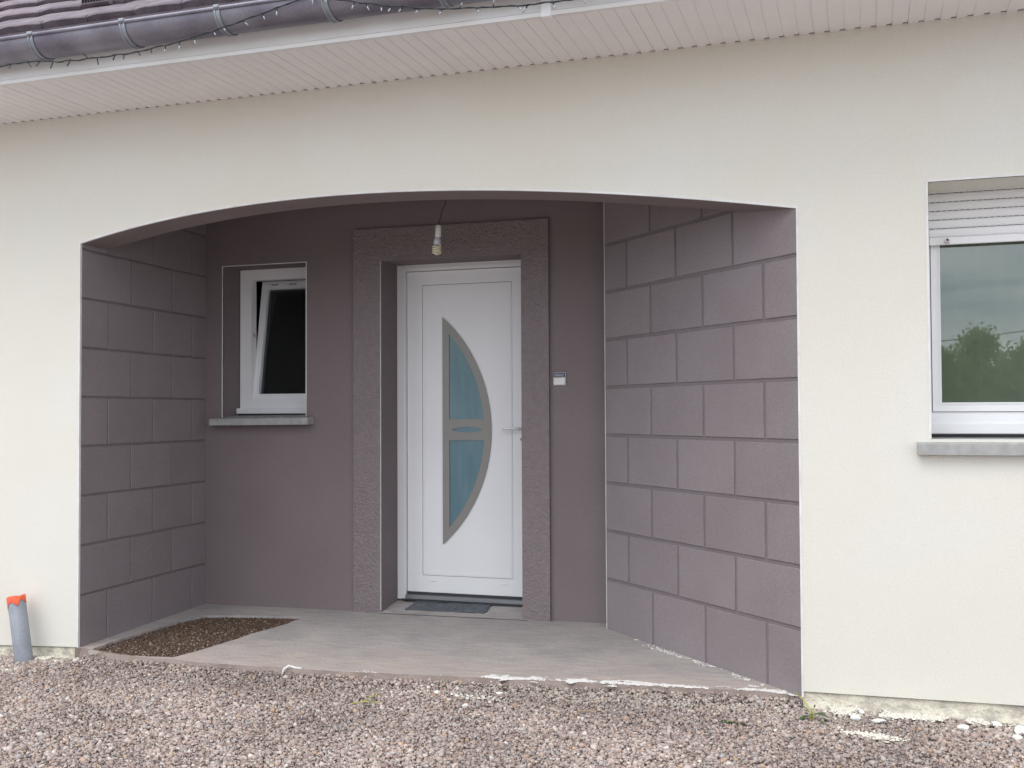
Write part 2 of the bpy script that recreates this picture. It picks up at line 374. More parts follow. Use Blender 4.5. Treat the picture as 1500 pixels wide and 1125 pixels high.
def mask1(x, y):
    n_ = noise.fractal(Vector((x*10, y*22, 0)), .6, 2.2, 5)
    dd = abs(y-fr_y(x)-.03-.02*noise.noise(Vector((x*5, 0, 0))))/.03
    s_ = float(np.interp(x, [-2.3, -2.1, -1.95, -1.75, -1.6, -1.5, -1.3, -1.25, -1.1, -.6, -.45, -.3, -.13], [-.7, -.25, -.7, -.8, -.3, .35, .3, -.05, .3, .15, -.25, .1, .3]))
    # strip at the foot of the splayed wall
    wl = (x-xR)*(dR)+(y)*(xR-xRB); wl = -wl/math.hypot(dR, xR-xRB)
    if wl < .004: return -9
    e2 = -.05-wl/.05 + .9*n_ if x > -1.1 else -9
    return max(s_-dd*.38+1.1*n_, e2)
film('lime_film', -2.3, -.12, -.10, 1.1, mask1).build('lime_film', kind='stuff', label='dried white lime smear along the front edge of the slab', cat='lime smear')
# raised strip of screed in front of the door, inside the doorway recess
st = MB('slab')
st.grid(lambda u, v: Vector((-2.76+.98*u, 1.262+.32*v, slab_z(-2.76+.98*u, 1.262+.32*v)+.004+.034*v)), 10, 6)
st.build('doorway_screed', kind='structure')

# ------------------------------------------------------------------ house
house = empty('house', (-2.0, 0, 0), 'single storey house with cream render, arched taupe porch, white door and slate grey roof edge', 'house')
hp = dict(parent=house)
_inv = Matrix.Translation((2.0, 0, 0))
def hlink(mb, name, parent=None, **k):
    o = mb.build(name, **k); o.parent = parent or house
    if parent is None: o.matrix_parent_inverse = Matrix.Translation((2.0, 0, 0))
    return o
# front wall skin
WX0, WX1, WZ0, WZ1 = .432, 1.66, 1.118, 2.215
outer = [(-8, -.11), (-5.5, -.085), (-4.5, -.066), (xL-.001, -.043)] + [(x, z) for x, z in arch] + [(xR+.001, .013), (.77, .022), (5, .05), (5, ZS+.03), (-8, ZS+.03)]
win = [(WX0, WZ0), (WX0, WZ1), (WX1, WZ1), (WX1, WZ0)]
fm = MB('cream'); fm.prism([outer, win], XZ(0), .012)
hlink(fm, 'facade_wall')
# lintel body under the arch
lm = MB('rough_lintel'); lm.prism([[(x, z) for x, z in arch] + [(xR, CEIL+.1), (xL, CEIL+.1)]], XZ(.0125), .222)
hlink(lm, 'arch_lintel')
# beads
def strip(path, wd, y0, y1):
    """prism following an open path, offset outward by wd (left side of the direction of travel)"""
    P = [Vector((a, b)) for a, b in path]; off = []
    for i, p in enumerate(P):
        dd = Vector((0, 0))
        if i > 0: dd += (P[i]-P[i-1]).normalized()
        if i < len(P)-1: dd += (P[i+1]-P[i]).normalized()
        dd.normalize(); nn = Vector((-dd.y, dd.x))
        if 0 < i < len(P)-1:
            c = (P[i]-P[i-1]).normalized().dot((P[i+1]-P[i]).normalized()); c = math.sqrt(max(.2, (1+c)/2))
        else: c = 1
        off.append(p + nn*wd/c)
    mb = MB('bead')
    f = XZ(y0); dpt = y1-y0
    bm = mb.bm; n = len(P)
    A = [bm.verts.new(f(p.x, p.y, 0)) for p in P]; B = [bm.verts.new(f(p.x, p.y, 0)) for p in off]
    C = [bm.verts.new(f(p.x, p.y, dpt)) for p in P]; D = [bm.verts.new(f(p.x, p.y, dpt)) for p in off]
    for i in range(n-1):
        for q in ((A[i], A[i+1], B[i+1], B[i]), (C[i], D[i], D[i+1], C[i+1]), (A[i], C[i], C[i+1], A[i+1]), (B[i], B[i+1], D[i+1], D[i])):
            bm.faces.new(q)
    bm.faces.new((A[0], B[0], D[0], C[0])); bm.faces.new((A[-1], C[-1], D[-1], B[-1]))
    return mb
path = [(xL, -.045)] + arch + [(xR, -.012)]
inner = []
hlink(strip([(x, z-.0005) for x, z in path], .009, -.0025, .0118), 'corner_bead')
hlink(strip([(WX0, WZ0), (WX0, WZ1), (WX1, WZ1), (WX1, WZ0)], .009, -.0025, .0118), 'corner_bead')
# porch ceiling
cb = MB('joint'); cb.box((xLB-.1, .19, CEIL), (-.05, 1.4, CEIL+.06)); hlink(cb, 'porch_ceiling')

# back wall with openings
DX0, DX1, DZ = -2.738, -1.804, 2.205
BX0, BX1, BZ0, BZ1 = -3.908, -3.283, 1.2, 2.223
bw = MB('taupe')
outb = [(-4.2, -.12), (DX0-.0, -.12), (DX0, DZ), (DX1, DZ), (DX1, -.12), (-1.15, -.12), (-1.15, CEIL-.001), (-4.2, CEIL-.001)]
bw.prism([outb, [(BX0, BZ0), (BX0, BZ1), (BX1, BZ1), (BX1, BZ0)]], XZ(d), .26)
back = hlink(bw, 'back_wall')
# structured surround
su = MB('rough')
su.prism([[(-2.93, -.1), (DX0-.0005, -.1), (DX0-.0005, DZ+.0005), (DX1+.0005, DZ+.0005), (DX1+.0005, -.1), (-1.630, -.1), (-1.630, 2.407), (-2.93, 2.412)]], XZ(d-.022), .021)
hlink(su, 'door_surround')
hlink(strip([(DX0, -.0), (DX0, DZ)], .003, d-.0228, d-.0185), 'corner_bead')
hlink(strip([(BX0, BZ0), (BX0, BZ1), (BX1, BZ1), (BX1, BZ0)], .006, d-.003, d+.006), 'corner_bead')

# block walls ---------------------------------------------------------------
def block_wall(name, P0, P1, z0, joints_even, joints_odd, J):
    """P0 front jamb point, P1 back end; blocks proud of the joint plane by 9 mm. joints: metres from the back end"""
    P0 = Vector((*P0, 0)); P1 = Vector((*P1, 0)); L = (P0-P1).length; t = (P0-P1)/L
    nrm = Vector((t.y, -t.x, 0))
    if nrm.dot(Vector((-2, .5, 0))-P1) < 0: nrm = -nrm
    base = MB('joint')
    def F(s_, z, o): return P1 + t*s_ + nrm*o + Vector((0, 0, z))
    c = []
    for s_ in (0, L-.008):
        for o in (-.12, -.0062):
            for z in (-.12, CEIL-.002): c.append(base.bm.verts.new(F(s_, z, o)))
    for q in ((0, 1, 3, 2), (4, 6, 7, 5), (0, 4, 5, 1), (2, 3, 7, 6), (0, 2, 6, 4), (1, 5, 7, 3)): base.bm.faces.new([c[i] for i in q])
    wall = hlink(base, name)
    cache = {}
    for k in range(-1, 9):
        za = (z0+k*HB+J) if k >= 0 else -.10
        zb = z0+(k+1)*HB-J
        if za > CEIL-.03: continue
        zb = min(zb, CEIL-.004)
        js = joints_odd if k % 2 else joints_even
        ed = [0.0] + [j for j in js] + [L]
        for i in range(len(ed)-1):
            a = ed[i] + (J if i else 0); b = ed[i+1] - (J if i < len(ed)-2 else .0005)
            key = (round(a, 4), round(b, 4), round(zb-za, 3))
            va = random.randrange(3)
            if (key, va) not in cache:
                mb = MB('block'); t_ = bmesh.new(); bmesh.ops.create_grid(t_, x_segments=2, y_segments=2, size=.5)
                t_.free()
                w_, h_ = b-a, zb-za; bev = .002
                # uneven hand-cut edge: front face with slightly wandering outline
                nE = 7
                pts = []
                rr = random.Random(hash(key) % 9999 + va)
                cor = [(0, 0), (w_, 0), (w_, h_), (0, h_)]
                for e_ in range(4):
                    p, q = cor[e_], cor[(e_+1) % 4]
                    for m_ in range(nE):
                        u = m_/nE; jx = rr.uniform(-.0011, .0011) if m_ else 0; jz = rr.uniform(-.0011, .0011) if m_ else 0
                        if (a < .001 or b > L-.01) and e_ in (1, 3): jx = 0
                        pts.append((p[0]+(q[0]-p[0])*u+jx, p[1]+(q[1]-p[1])*u+jz))
                bm = mb.bm
                R0 = [bm.verts.new(Vector((x, z, -.014))) for x, z in pts]
                R1 = [bm.verts.new(Vector((x, z, -bev))) for x, z in pts]
                def ins(x, z): return (min(max(x, bev), w_-bev), min(max(z, bev), h_-bev))
                R2 = [bm.verts.new(Vector((*ins(x, z), 0))) for x, z in pts]
                n = len(pts)
                for A_, B_ in ((R0, R1), (R1, R2)):
                    for m_ in range(n): bm.faces.new([A_[m_], A_[(m_+1) % n], B_[(m_+1) % n], B_[m_]])
                bm.faces.new(R2)
                cache[(key, va)] = mb.mesh('block')
            o = link('block', cache[(key, va)], wall)
            Mx = Matrix((t, Vector((0, 0, 1)), nrm)).transposed().to_4x4()
            Mx.translation = F(a, za, rng.uniform(-.0012, .0004)) - Vector((0, 0, 0))
            o.matrix_world = Mx
            o.matrix_parent_inverse = Matrix.Identity(4)
            o.matrix_basis = Mx     # wall carries identity in world
    return wall
# left side wall and right splayed wall
block_wall('side_wall', (xL, .0125), (xLB, d), .2359, [.40-.0, .83], [.17, .605, 1.05], .0065)
block_wall('splayed_wall', (xR-.0015, .0015), (xRB, dR), .2801, [.234, .705, 1.175], [.468, .933, 1.397], .0095)
# return of the splayed wall at the back corner and its bead
rw = MB('taupe'); rw.prism([[(xRB, dR+.002), (xRB, d+.02), (xRB+.1, d+.02), (xRB+.1, dR-.09)]], lambda u, v, w_: Vector((u, v, -.12+w_)), CEIL+.118)
hlink(rw, 'wall_return')
bd = MB('bead'); bd.prism([[(xRB-.0025, dR-.002), (xRB+.001, dR-.0045), (xRB+.003, dR+.003), (xRB-.002, dR+.003)]], lambda u, v, w_: Vector((u, v, slab_z(u, v)+w_)), CEIL-slab_z(xRB, dR))
hlink(bd, 'corner_bead')

# footing (rough cream base under the render)
def footing(x0, x1, seed):
    mb = MB('footing'); n = int((x1-x0)/.02); rows = 10
    def fn(u, v):
        x = x0+(x1-x0)*u
        zt = float(np.interp(x, [-8, -4.5, -3.97, -.11, .77, 5], [-.10, -.066, -.043, .013, .022, .05]))-.004
        zb = ground_z(x, -.05)-.03
        z = zt + (zb-zt)*v
        nz = noise.noise(Vector((x*11, z*14, seed))); n2 = noise.noise(Vector((x*45, z*45, seed+5)))
        y = .009 - .006*v - .045*max(0, v-.45)**1.3*(1.2+nz*2.2) + .006*nz*v + .004*n2
        if v == 0: y = .011
        return Vector((x, y, z))
    mb.grid(fn, n, rows); return mb
hlink(footing(-6.2, xL-.002, 1), 'footing')
hlink(footing(xR+.006, 3.2, 2), 'footing')

# rest of the shell
sh = MB('cream')
sh.box((-8, .0125, -.2), (-7.75, 7, ZS)); sh.box((4.75, .0125, -.2), (5, 7, ZS)); sh.box((-7.75, 6.75, -.2), (4.75, 7, ZS))
RA = math.radians(33.8); tanR = math.tan(RA)
for xg in (-8, 4.75):
    sh.prism([[(.02, ZS-.01), (6.98, ZS-.01), (3.5, 3.04+4.1*tanR)]], lambda u, v, w_, xg=xg: Vector((xg+w_, u, v)), .25)
hlink(sh, 'rear_walls')

# ------------------------------------------------------------------ soffit
SX0, SX1, PB = -5.03, 2.2, .0645
sb = MB('soffit', 'dark')
sb.box((-8, -.606, ZS+.0022), (5, -.0245, ZS+.01)); sb.box((-8, -.0243, ZS+.03), (5, .01, ZS+.035), 1); sb.box((-8, -.0243, ZS+.0036), (5, -.0235, ZS+.0295), 1)
sb.box((-8, -.606, ZS), (SX0-.003, -.002, ZS+.003)); sb.box((SX1, -.606, ZS), (5, -.002, ZS+.003))
soff = hlink(sb, 'soffit')
mb = MB('soffit'); wB = PB-.0035
prof = [(0, -.606), (wB, -.606), (wB, -.024), (wB-.019, -.024), (wB-.019, -.0055), (wB, -.0055), (wB, -.001), (0, -.001)]
# rounded edges: chamfered underside
mb.prism([prof], lambda u, v, w_: Vector((u, v, ZS+.0018-w_)), .0018)
bme = mb.bm
mid = MB('soffit')
board = mb.mesh('board')
for i in range(int((SX1-SX0)/PB)):
    o = link('board', board, soff); o.location = (SX0+i*PB+.0385, 0, rng.normal(0, .0004))

# fascia
fa = MB('fascia')
fa.prism([[(-.628, ZS-.012), (-.607, ZS-.012), (-.607, 3.09), (-.619, 3.09), (-.619, ZS+.012), (-.628, ZS+.006)]], lambda u, v, w_: Vector((-8+w_, u, v)), 13)
fas = hlink(fa, 'fascia')
fj = MB('white'); fj.box((-1.10, -.632, ZS-.016), (-1.055, -.605, ZS+.14), bev=.003); hlink(fj, 'joint_cover', fas)

# gutter, half round
gy, gz, gr = -.706, 3.047, .083
gm = MB('zinc')
prof = []
for i in range(15):
    a = math.pi*i/14; prof.append((gy-gr*math.cos(a), gz-gr*math.sin(a)))
outp = [(gy-(gr)*math.cos(math.pi*i/14), gz-gr*math.sin(math.pi*i/14)) for i in range(15)]
inp = [(gy-(gr-.002)*math.cos(math.pi*i/14), gz-(gr-.002)*math.sin(math.pi*i/14)) for i in range(15)]
def gut(xa, xb, n, wob=0):
    for A_ in (outp, inp):
        gm.grid(lambda u, v: Vector((xa+(xb-xa)*u, A_[round(v*14)][0], A_[round(v*14)][1] + .0012*noise.noise(Vector(((xa+(xb-xa)*u)*4, v*3, 0))))), n, 14)
gut(-8, 5, 90)
gm.tube([(x, gy-gr-.001, gz+.004) for x in np.linspace(-8, 5, 40)], .0095, 10)
gutter = hlink(gm, 'gutter')
br = MB('bracket')
pts = [(-gr-.004)*1 for _ in range(1)]
for off in (-.011, .011):
    P_ = [Vector((off+.012*(i/14), gy-(gr+.0035)*math.cos(math.pi*i/14), gz-(gr+.0035)*math.sin(math.pi*i/14))) for i in range(15)]
    br.tube(P_, .0042, 6)
br.grid(lambda u, v: Vector(((u-.5)*.03+.012*v, gy-(gr+.0025)*math.cos(math.pi*v), gz-(gr+.0025)*math.sin(math.pi*v))), 1, 14)
br.box((-.012, gy-gr-.016, gz+.002), (.016, gy-gr+.006, gz+.017), bev=.003)
bme = br.mesh('bracket')
bx = [-3.595-.525*k for k in range(1, 5)][::-1] + [-3.595, -3.07, -2.563, -2.03, -1.50, -.97, -.44, .1, .63]
for x in bx:
    o = link('bracket', bme, gutter); o.location = (x, 0, 0)

# roof
TX, TE = .267, .348
cR, sR = math.cos(RA), math.sin(RA)
rf = MB('joint')
rf.prism([[(-.62, 3.075), (3.5, 3.075+4.12*tanR), (7.62, 3.075), (7.62, 3.045), (3.5, 3.045+4.12*tanR), (-.62, 3.045)]], lambda u, v, w_: Vector((-8.2+w_, u, v)), 13.4)
roof = hlink(rf, 'roof')
def tile_mesh(seed):
    r_ = random.Random(seed); mb = MB('tile'); wT = TX-.006; n = 8; m_ = 6; T = .034
    jit = [r_.uniform(-.002, .002) for _ in range(n+1)]
    def topf(u, v):
        x = wT*u
        lip = .0
        bow = .007*math.sin(math.pi*u)**.7 + .004*math.exp(-((u-.2)/.12)**2)   # shallow roll
        y = -.0 + (TE+.05)*v
        rnd = .010*(1-min(1, v/.06))**2
        return Vector((x, y + (jit[round(u*n)] if v == 0 else 0), T+bow-rnd))
    V = [[mb.bm.verts.new(topf(i/n, (0, .02, .06, .3, .65, 1)[j])) for j in range(m_)] for i in range(n+1)]
    for i in range(n):
        for j in range(m_-1):
            f = mb.bm.faces.new([V[i][j], V[i+1][j], V[i+1][j+1], V[i][j+1]]); f.smooth = True
    Bt = [mb.bm.verts.new(Vector((wT*i/n, .010, .004*math.sin(math.pi*i/n)))) for i in range(n+1)]
    for i in range(n): mb.bm.faces.new([Bt[i], Bt[i+1], V[i+1][0], V[i][0]])
    Be = [mb.bm.verts.new(Vector((wT*i/n, TE+.05, 0))) for i in (0, n)]
    mb.bm.faces.new([Bt[0]] + [V[0][j] for j in range(m_)] + [Be[0]])
    mb.bm.faces.new(([Bt[n]] + [V[n][j] for j in range(m_)] + [Be[1]])[::-1])
    return mb.mesh('tile')
tms = [tile_mesh(i) for i in range(4)]
stuff = []
tilt = math.atan(.030/TE)
for k in range(15):
    x = -8.1 + (0 if k % 2 == 0 else .0)
    i = 0
    x0 = -3.621 - 24*TX - k*.007 - .003
    while x0 < 5.0:
        if x0 > -8.1:
            y = -.68 + k*TE*cR; z = 3.119 + k*TE*sR
            Mx = Matrix.Translation((x0+.003, y, z)) @ Matrix.Rotation(RA-tilt+rng.normal(0, .003), 4, 'X') @ Matrix.Rotation(rng.normal(0, .004), 4, 'Z')
            me = tms[int(rng.integers(4))]
            vent_here = (k == 1 and abs(x0-(-3.632)) < .1)
            if -5.6 < x0 < -.9 and k < 7:
                o = link('tile', me, roof); o.matrix_basis = Mx
            else: stuff.append((me, Mx))
        x0 += TX
sb = bmesh.new()
for me, Mx in stuff:
    t = bmesh.new(); t.from_mesh(me); t.transform(Mx); m2 = bpy.data.meshes.new('t'); t.to_mesh(m2); t.free(); sb.from_mesh(m2); bpy.data.meshes.remove(m2)
me = bpy.data.meshes.new('tile_field'); sb.to_mesh(me); sb.free(); me.materials.append(MT['tile'])
link('tile_field', me, roof, kind='stuff')
es = MB('tile'); es.box((-8.05, -.672, 3.045), (4.95, -.655, 3.126)); hlink(es, 'eaves_strip', roof)
# tile vent with louvres
vt = MB('tile', 'dark')
vy, vz = -.44, 3.325
vt.prism([[(vy, vz), (vy+.01, vz+.085), (vy+.26, vz+.22), (vy+.30, vz+.13), (vy+.02, vz-.01)]], lambda u, v, w_: Vector((-3.60+w_, u, v)), .165)
ven = hlink(vt, 'roof_vent', roof)
for i in range(9):
    s_ = MB('dark'); s_.box((-3.592+i*.0175, vy-.004, vz+.008), (-3.592+i*.0175+.009, vy+.006, vz+.07)); o = s_.build('louvre'); o.parent = house; o.parent = roof

# ------------------------------------------------------------------ entrance door (front face y = 1.552)
k1 = (1.552+4.847)/(1.499+4.847)
def dp(x, z): return (.156+(x-.156)*k1, 1.2416+(z-1.2416)*k1)
LX0, LX1, LZ0, LZ1 = -2.675, -1.832, .078, 2.160
PX0, PZ0 = dp(-2.548, .194); PX1, PZ1 = dp(-1.934, 2.066)
cxA, czA, RO, RI = -3.04, 1.125, .966, .920
# leaf: surrounding stiles and rails
def rect(a, b, c_, d_): return [(a, b), (c_, b), (c_, d_), (a, d_)]
leaf = MB('white'); leaf.prism([rect(LX0, LZ0, LX1, LZ1), rect(PX0, PZ0, PX1, PZ1)[::-1]], XZ(1.552), .05)
door = hlink(leaf, 'entrance_door')
def sub(mb, name, par, **k):
    o = mb.build(name, **k); o.parent = par; return o
p = MB('white'); p.prism([rect(PX0+.003, PZ0+.003, PX1-.003, PZ1-.003)], XZ(1.5545), .03)
ins = .012
sub(p, 'door_panel', door)
g_ = MB('groove'); g_.box((PX0-.01, 1.575, PZ0-.01), (PX1+.01, 1.58, PZ1+.01)); sub(g_, 'panel_groove', door)
# shallow moulding just inside the groove
mo = MB('white'); mo.prism([rect(PX0+.010, PZ0+.010, PX1-.010, PZ1-.010), rect(PX0+.020, PZ0+.020, PX1-.020, PZ1-.020)[::-1]], XZ(1.5525), .003); sub(mo, 'moulding', door)
def arcpts(R, za, zb, n=28):
    ta, tb = math.asin((za-czA)/R), math.asin((zb-czA)/R)
    return [(cxA+R*math.cos(ta+(tb-ta)*i/n), czA+R*math.sin(ta+(tb-ta)*i/n)) for i in range(n+1)]
xl = -2.404; zt = czA+math.sqrt(RO**2-(xl-cxA)**2); zb_ = 2*czA-zt
outD = arcpts(RO, zb_, zt, 48)
xi = -2.358; zti = czA+math.sqrt(RI**2-(xi-cxA)**2); zbi = 2*czA-zti
upD = [(xi, 1.197)] + arcpts(RI, 1.197, zti)
loD = [(xi, zbi)] + arcpts(RI, zbi, 1.063)[1:] + [(xi, 1.063)]
lens = []
for i in range(20):
    a = 2*math.pi*i/20; lens.append((-2.236+.103*math.cos(a), 1.130+.019*math.sin(a)*(1-.25*abs(math.cos(a)))))
T_ = lambda L_: [dp(*q) for q in L_]
tr = MB('trim'); tr.prism([T_(outD), T_(upD)[::-1], T_(loD)[::-1], T_(lens)[::-1]], XZ(1.5435), .0105)
sub(tr, 'glazing_trim', door)
for nm, sh_ in (('glass_panel', upD), ('glass_panel', loD), ('glass_panel', lens)):
    q = MB('frost'); q.prism([T_(sh_)], XZ(1.5515), .0025); sub(q, nm, door)
# handle with plate
h = MB('white')
h.box((-1.905, 1.545, 1.03), (-1.872, 1.5518, 1.21), bev=.003)
h.tube([(-1.888, 1.548, 1.137), (-1.888, 1.50, 1.137)], .009, 12)
h.tube([(-1.886, 1.502, 1.137), (-1.93, 1.498, 1.139), (-1.99, 1.502, 1.135), (-2.005, 1.505, 1.134)], [.009, .008, .0075, .006], 12)
sub(h, 'handle', door)
kh = MB('alu'); kh.lathe([(.009, 0), (.009, .006), (0.0001, .006)], (-1.888, 1.5445, 1.07), 16, axis=Vector((0, -1, 0))); sub(kh, 'lock_cylinder', door)
for wx in (-2.52, -2.03):
    b_ = MB('white'); b_.box((wx, 1.547, .147), (wx+.045, 1.5515, .158), bev=.002); sub(b_, 'drain_cap', door)
# frame
df = MB('white')
df.prism([[(-2.752, .03), (-2.679, .03), (-2.679, 2.164), (-1.829, 2.164), (-1.829, .03), (-1.77, .03), (-1.77, 2.23), (-2.752, 2.23)]], XZ(1.530), .08)
df.prism([[(-2.700, .03), (-2.6785, .03), (-2.6785, 2.1635), (-1.8295, 2.1635), (-1.8295, .03), (-1.81, .03), (-1.81, 2.185), (-2.700, 2.185)]], XZ(1.524), .004)
sub(df, 'door_frame', door)
th = MB('alu', 'gasket'); th.box((-2.679, 1.515, .034), (-1.83, 1.60, .062), bev=.003); th.box((-2.678, 1.545, .063), (-1.831, 1.59, .077), 1)
th.box((-2.7, 1.505, .026), (-1.80, 1.56, .034), 1)
sub(th, 'threshold', door)

# ------------------------------------------------------------------ small tilted window
FY = 1.495
wf = MB('white')
wf.prism([rect(-3.90, 1.268, -3.27, 2.24), rect(-3.810, 1.335, -3.33, 2.150)[::-1]], XZ(FY), .06)
wf.prism([rect(-3.826, 1.31, -3.30, 2.175), rect(-3.8105, 1.3345, -3.33, 2.1505)[::-1]], XZ(FY-.004), .003)
small = hlink(wf, 'window')
small['label'] = 'small white window tilted open'
w1 = MB('white'); w1.box((-3.908, FY-.035, 1.238), (-3.284, FY+.002, 1.275), bev=.003); sub(w1, 'drip_sill', small)
w1 = MB('gasket'); w1.box((-3.9, FY-.02, 1.226), (-3.284, FY+.05, 1.2375)); sub(w1, 'gasket', small)
# sash hinged at the bottom, leaning inwards
SA = math.radians(9.0); piv = Vector((0, FY+.012, 1.318))
Ms = Matrix.Translation(piv) @ Matrix.Rotation(-SA, 4, 'X') @ Matrix.Translation(-piv)
sa = MB('white'); sa.prism([rect(-3.815, 1.318, -3.300, 2.168), rect(-3.765, 1.372, -3.352, 2.112)[::-1]], XZ(FY+.012), .055)
sa.prism([rect(-3.775, 1.362, -3.342, 2.122), rect(-3.765, 1.372, -3.352, 2.112)[::-1]], XZ(FY+.006), .006)
for v in sa.bm.verts: v.co = Ms @ v.co
sash = sub(sa, 'sash', small)
pn = MB('pane_s'); pn.box((-3.767, FY+.034, 1.37), (-3.350, FY+.038, 2.114))
for v in pn.bm.verts: v.co = Ms @ v.co
sub(pn, 'pane', small)
pn = MB('alu'); 
for xx in (-3.74, -3.60, -3.47): pn.box((xx, FY+.030, 2.1685), (xx+.06, FY+.05, 2.172)); pn.box((xx, FY+.0105, 2.138), (xx+.055, FY+.0117, 2.146))
for v in pn.bm.verts: v.co = Ms @ v.co
sub(pn, 'lock_strip', small)
pn = MB('alu'); pn.box((-3.812, FY+.02, 1.76), (-3.8015, FY+.035, 1.79), bev=.002); sub(pn, 'striker', small)
# concrete sill
sl_ = MB('sill')
sl_.prism([[(1.215, 1.165), (1.215, 1.207), (1.235, 1.213), (FY+.05, 1.232), (FY+.05, 1.165)]], lambda u, v, w_: Vector((-3.957+w_, u, v)), .732)
for v in sl_.bm.verts: v.co += Vector((0, 0, .006*(v.co.x+3.6)*1.3 + .0015*noise.noise(v.co*9)))
sub(sl_, 'sill', small)
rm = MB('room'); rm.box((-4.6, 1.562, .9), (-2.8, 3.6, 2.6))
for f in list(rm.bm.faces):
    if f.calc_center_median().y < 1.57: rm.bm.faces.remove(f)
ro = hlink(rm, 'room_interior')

# ------------------------------------------------------------------ right window
RY = .262
rv = MB('cream')   # reveals
rv.box((WX0-.05, .0125, WZ0-.02), (WX0, .34, WZ1+.06)); rv.box((WX1, .0125, WZ0-.02), (WX1+.05, .34, WZ1+.06)); rv.box((WX0+.0005, .0125, WZ1), (WX1-.0005, .34, WZ1+.06))
hlink(rv, 'window_reveal')
rwn = MB('white')
rwn.prism([rect(.433, 1.145, 1.659, 2.20), rect(.452, 1.232, 1.640, 2.13)[::-1]], XZ(RY+.01), .07)
rwin = hlink(rwn, 'window'); rwin['label'] = 'white window with half raised roller shutter at the right edge'
q = MB('white'); q.prism([rect(.4545, 1.2345, 1.032, 2.128), rect(.4925, 1.2745, .992, 2.09)[::-1]], XZ(RY+.002), .055)
q.prism([rect(.486, 1.268, .998, 2.096), rect(.4925, 1.2745, .992, 2.09)[::-1]], XZ(RY-.002), .004); s1 = sub(q, 'sash', rwin)
q = MB('white'); q.prism([rect(1.035, 1.2345, 1.6385, 2.128), rect(1.075, 1.2745, 1.60, 2.09)[::-1]], XZ(RY+.002), .055); sub(q, 'sash', rwin)
for a, b in ((.490, .994), (1.073, 1.602)):
    q = MB('pane'); q.box((a, RY+.024, 1.272), (b, RY+.028, 2.092)); sub(q, 'pane', rwin)
q = MB('white'); q.box((.434, RY-.035, 1.135), (1.658, RY+.02, 1.184), bev=.004)
q.box((.434, RY-.012, 1.1845), (1.658, RY+.0, 1.192)); sub(q, 'drip_sill', rwin)
q = MB('gasket'); q.box((.436, RY-.02, 1.1205), (1.656, RY+.06, 1.1345)); sub(q, 'gasket', rwin)
# guide rails
for a, b in ((.4325, .447), (1.645, 1.6595)):
    q = MB('white'); q.box((a, RY-.03, 1.1925), (b, RY+.008, 2.214), bev=.002); sub(q, 'guide_rail', rwin)
# slats
slm = MB('white')
slz = .0395
pf = [(0, 0), (-.0045, .006), (-.006, .018), (-.0045, .031), (0, .0365), (.004, .0365), (.004, 0)]
slm.prism([pf], lambda u, v, w_: Vector((.448+w_, RY-.018+u, v)), 1.196); slme = slm.mesh('slat')
for i in range(6):
    o = link('slat', slme, rwin); o.location = (0, 0, 2.0125+i*slz)
sd_ = MB('slot')
for i in range(1, 6):
    x = .455
    while x < 1.63:
        sd_.box((x, RY-.0185, 2.0125+i*slz-.0028), (x+.016, RY-.014, 2.0125+i*slz+.0002)); x += .0245
o = sub(sd_, 'slat_slots', rwin); o['kind'] = 'stuff'
q = MB('white'); q.box((.448, RY-.026, 1.977), (1.644, RY-.012, 2.011), bev=.003); sub(q, 'bottom_bar', rwin)
for xx in (.522, 1.56):
    q = MB('bead', 'dark'); q.lathe([(.011, 0), (.011, .022), (.009, .024), (.005, .024), (.005, .012)], (xx, RY-.026, 1.992), 16, axis=Vector((0, -1, .1)).normalized())
    q.lathe([(.0055, .0235), (0.0001, .0235)], (xx, RY-.026, 1.992), 12, 1, axis=Vector((0, -1, .1)).normalized()); sub(q, 'shutter_stop', rwin)
q = MB('sill'); q.prism([[(-.042, 1.053), (-.042, 1.098), (-.03, 1.104), (RY+.03, 1.122), (RY+.03, 1.053)]], lambda u, v, w_: Vector((.374+w_, u, v)), 1.34)
for v in q.bm.verts: v.co += Vector((0, 0, .001*noise.noise(v.co*7)))
sub(q, 'sill', rwin)
rm = MB('room_light'); rm.box((.1, RY+.081, .4), (2.4, 3.6, 2.7))
for f in list(rm.bm.faces):
    if f.calc_center_median().y < RY+.09: rm.bm.faces.remove(f)
hlink(rm, 'room_interior')
cu = MB('curtain'); cu.grid(lambda u, v: Vector((.2+2.1*u, .44+.035*math.sin(u*75+.6*math.sin(v*2))+.01*math.sin(u*31), .45+2.2*v)), 240, 4); hlink(cu, 'curtain')

# ------------------------------------------------------------------ doorbell
db = empty('doorbell', (-1.567, d, 1.438), 'small square doorbell with dark name strip over white push button, right of the door surround', 'doorbell')
def dpart(mb, name):
    o = mb.build(name); o.parent = db; o.matrix_parent_inverse = Matrix.Translation((1.567, -d, -1.438)); return o
q = MB('white'); q.box((-1.605, d-.012, 1.4), (-1.529, d-.0005, 1.476), bev=.003); dpart(q, 'case')
q = MB('gasket'); q.box((-1.602, d-.0165, 1.448), (-1.532, d-.0125, 1.473), bev=.001); dpart(q, 'name_window')
q = MB('grey_pvc'); q.box((-1.596, d-.0185, 1.452), (-1.538, d-.0167, 1.468), bev=.0008); dpart(q, 'name_strip')
q = MB('bead'); q.box((-1.602, d-.0185, 1.403), (-1.532, d-.0125, 1.445), bev=.003); dpart(q, 'push_button')

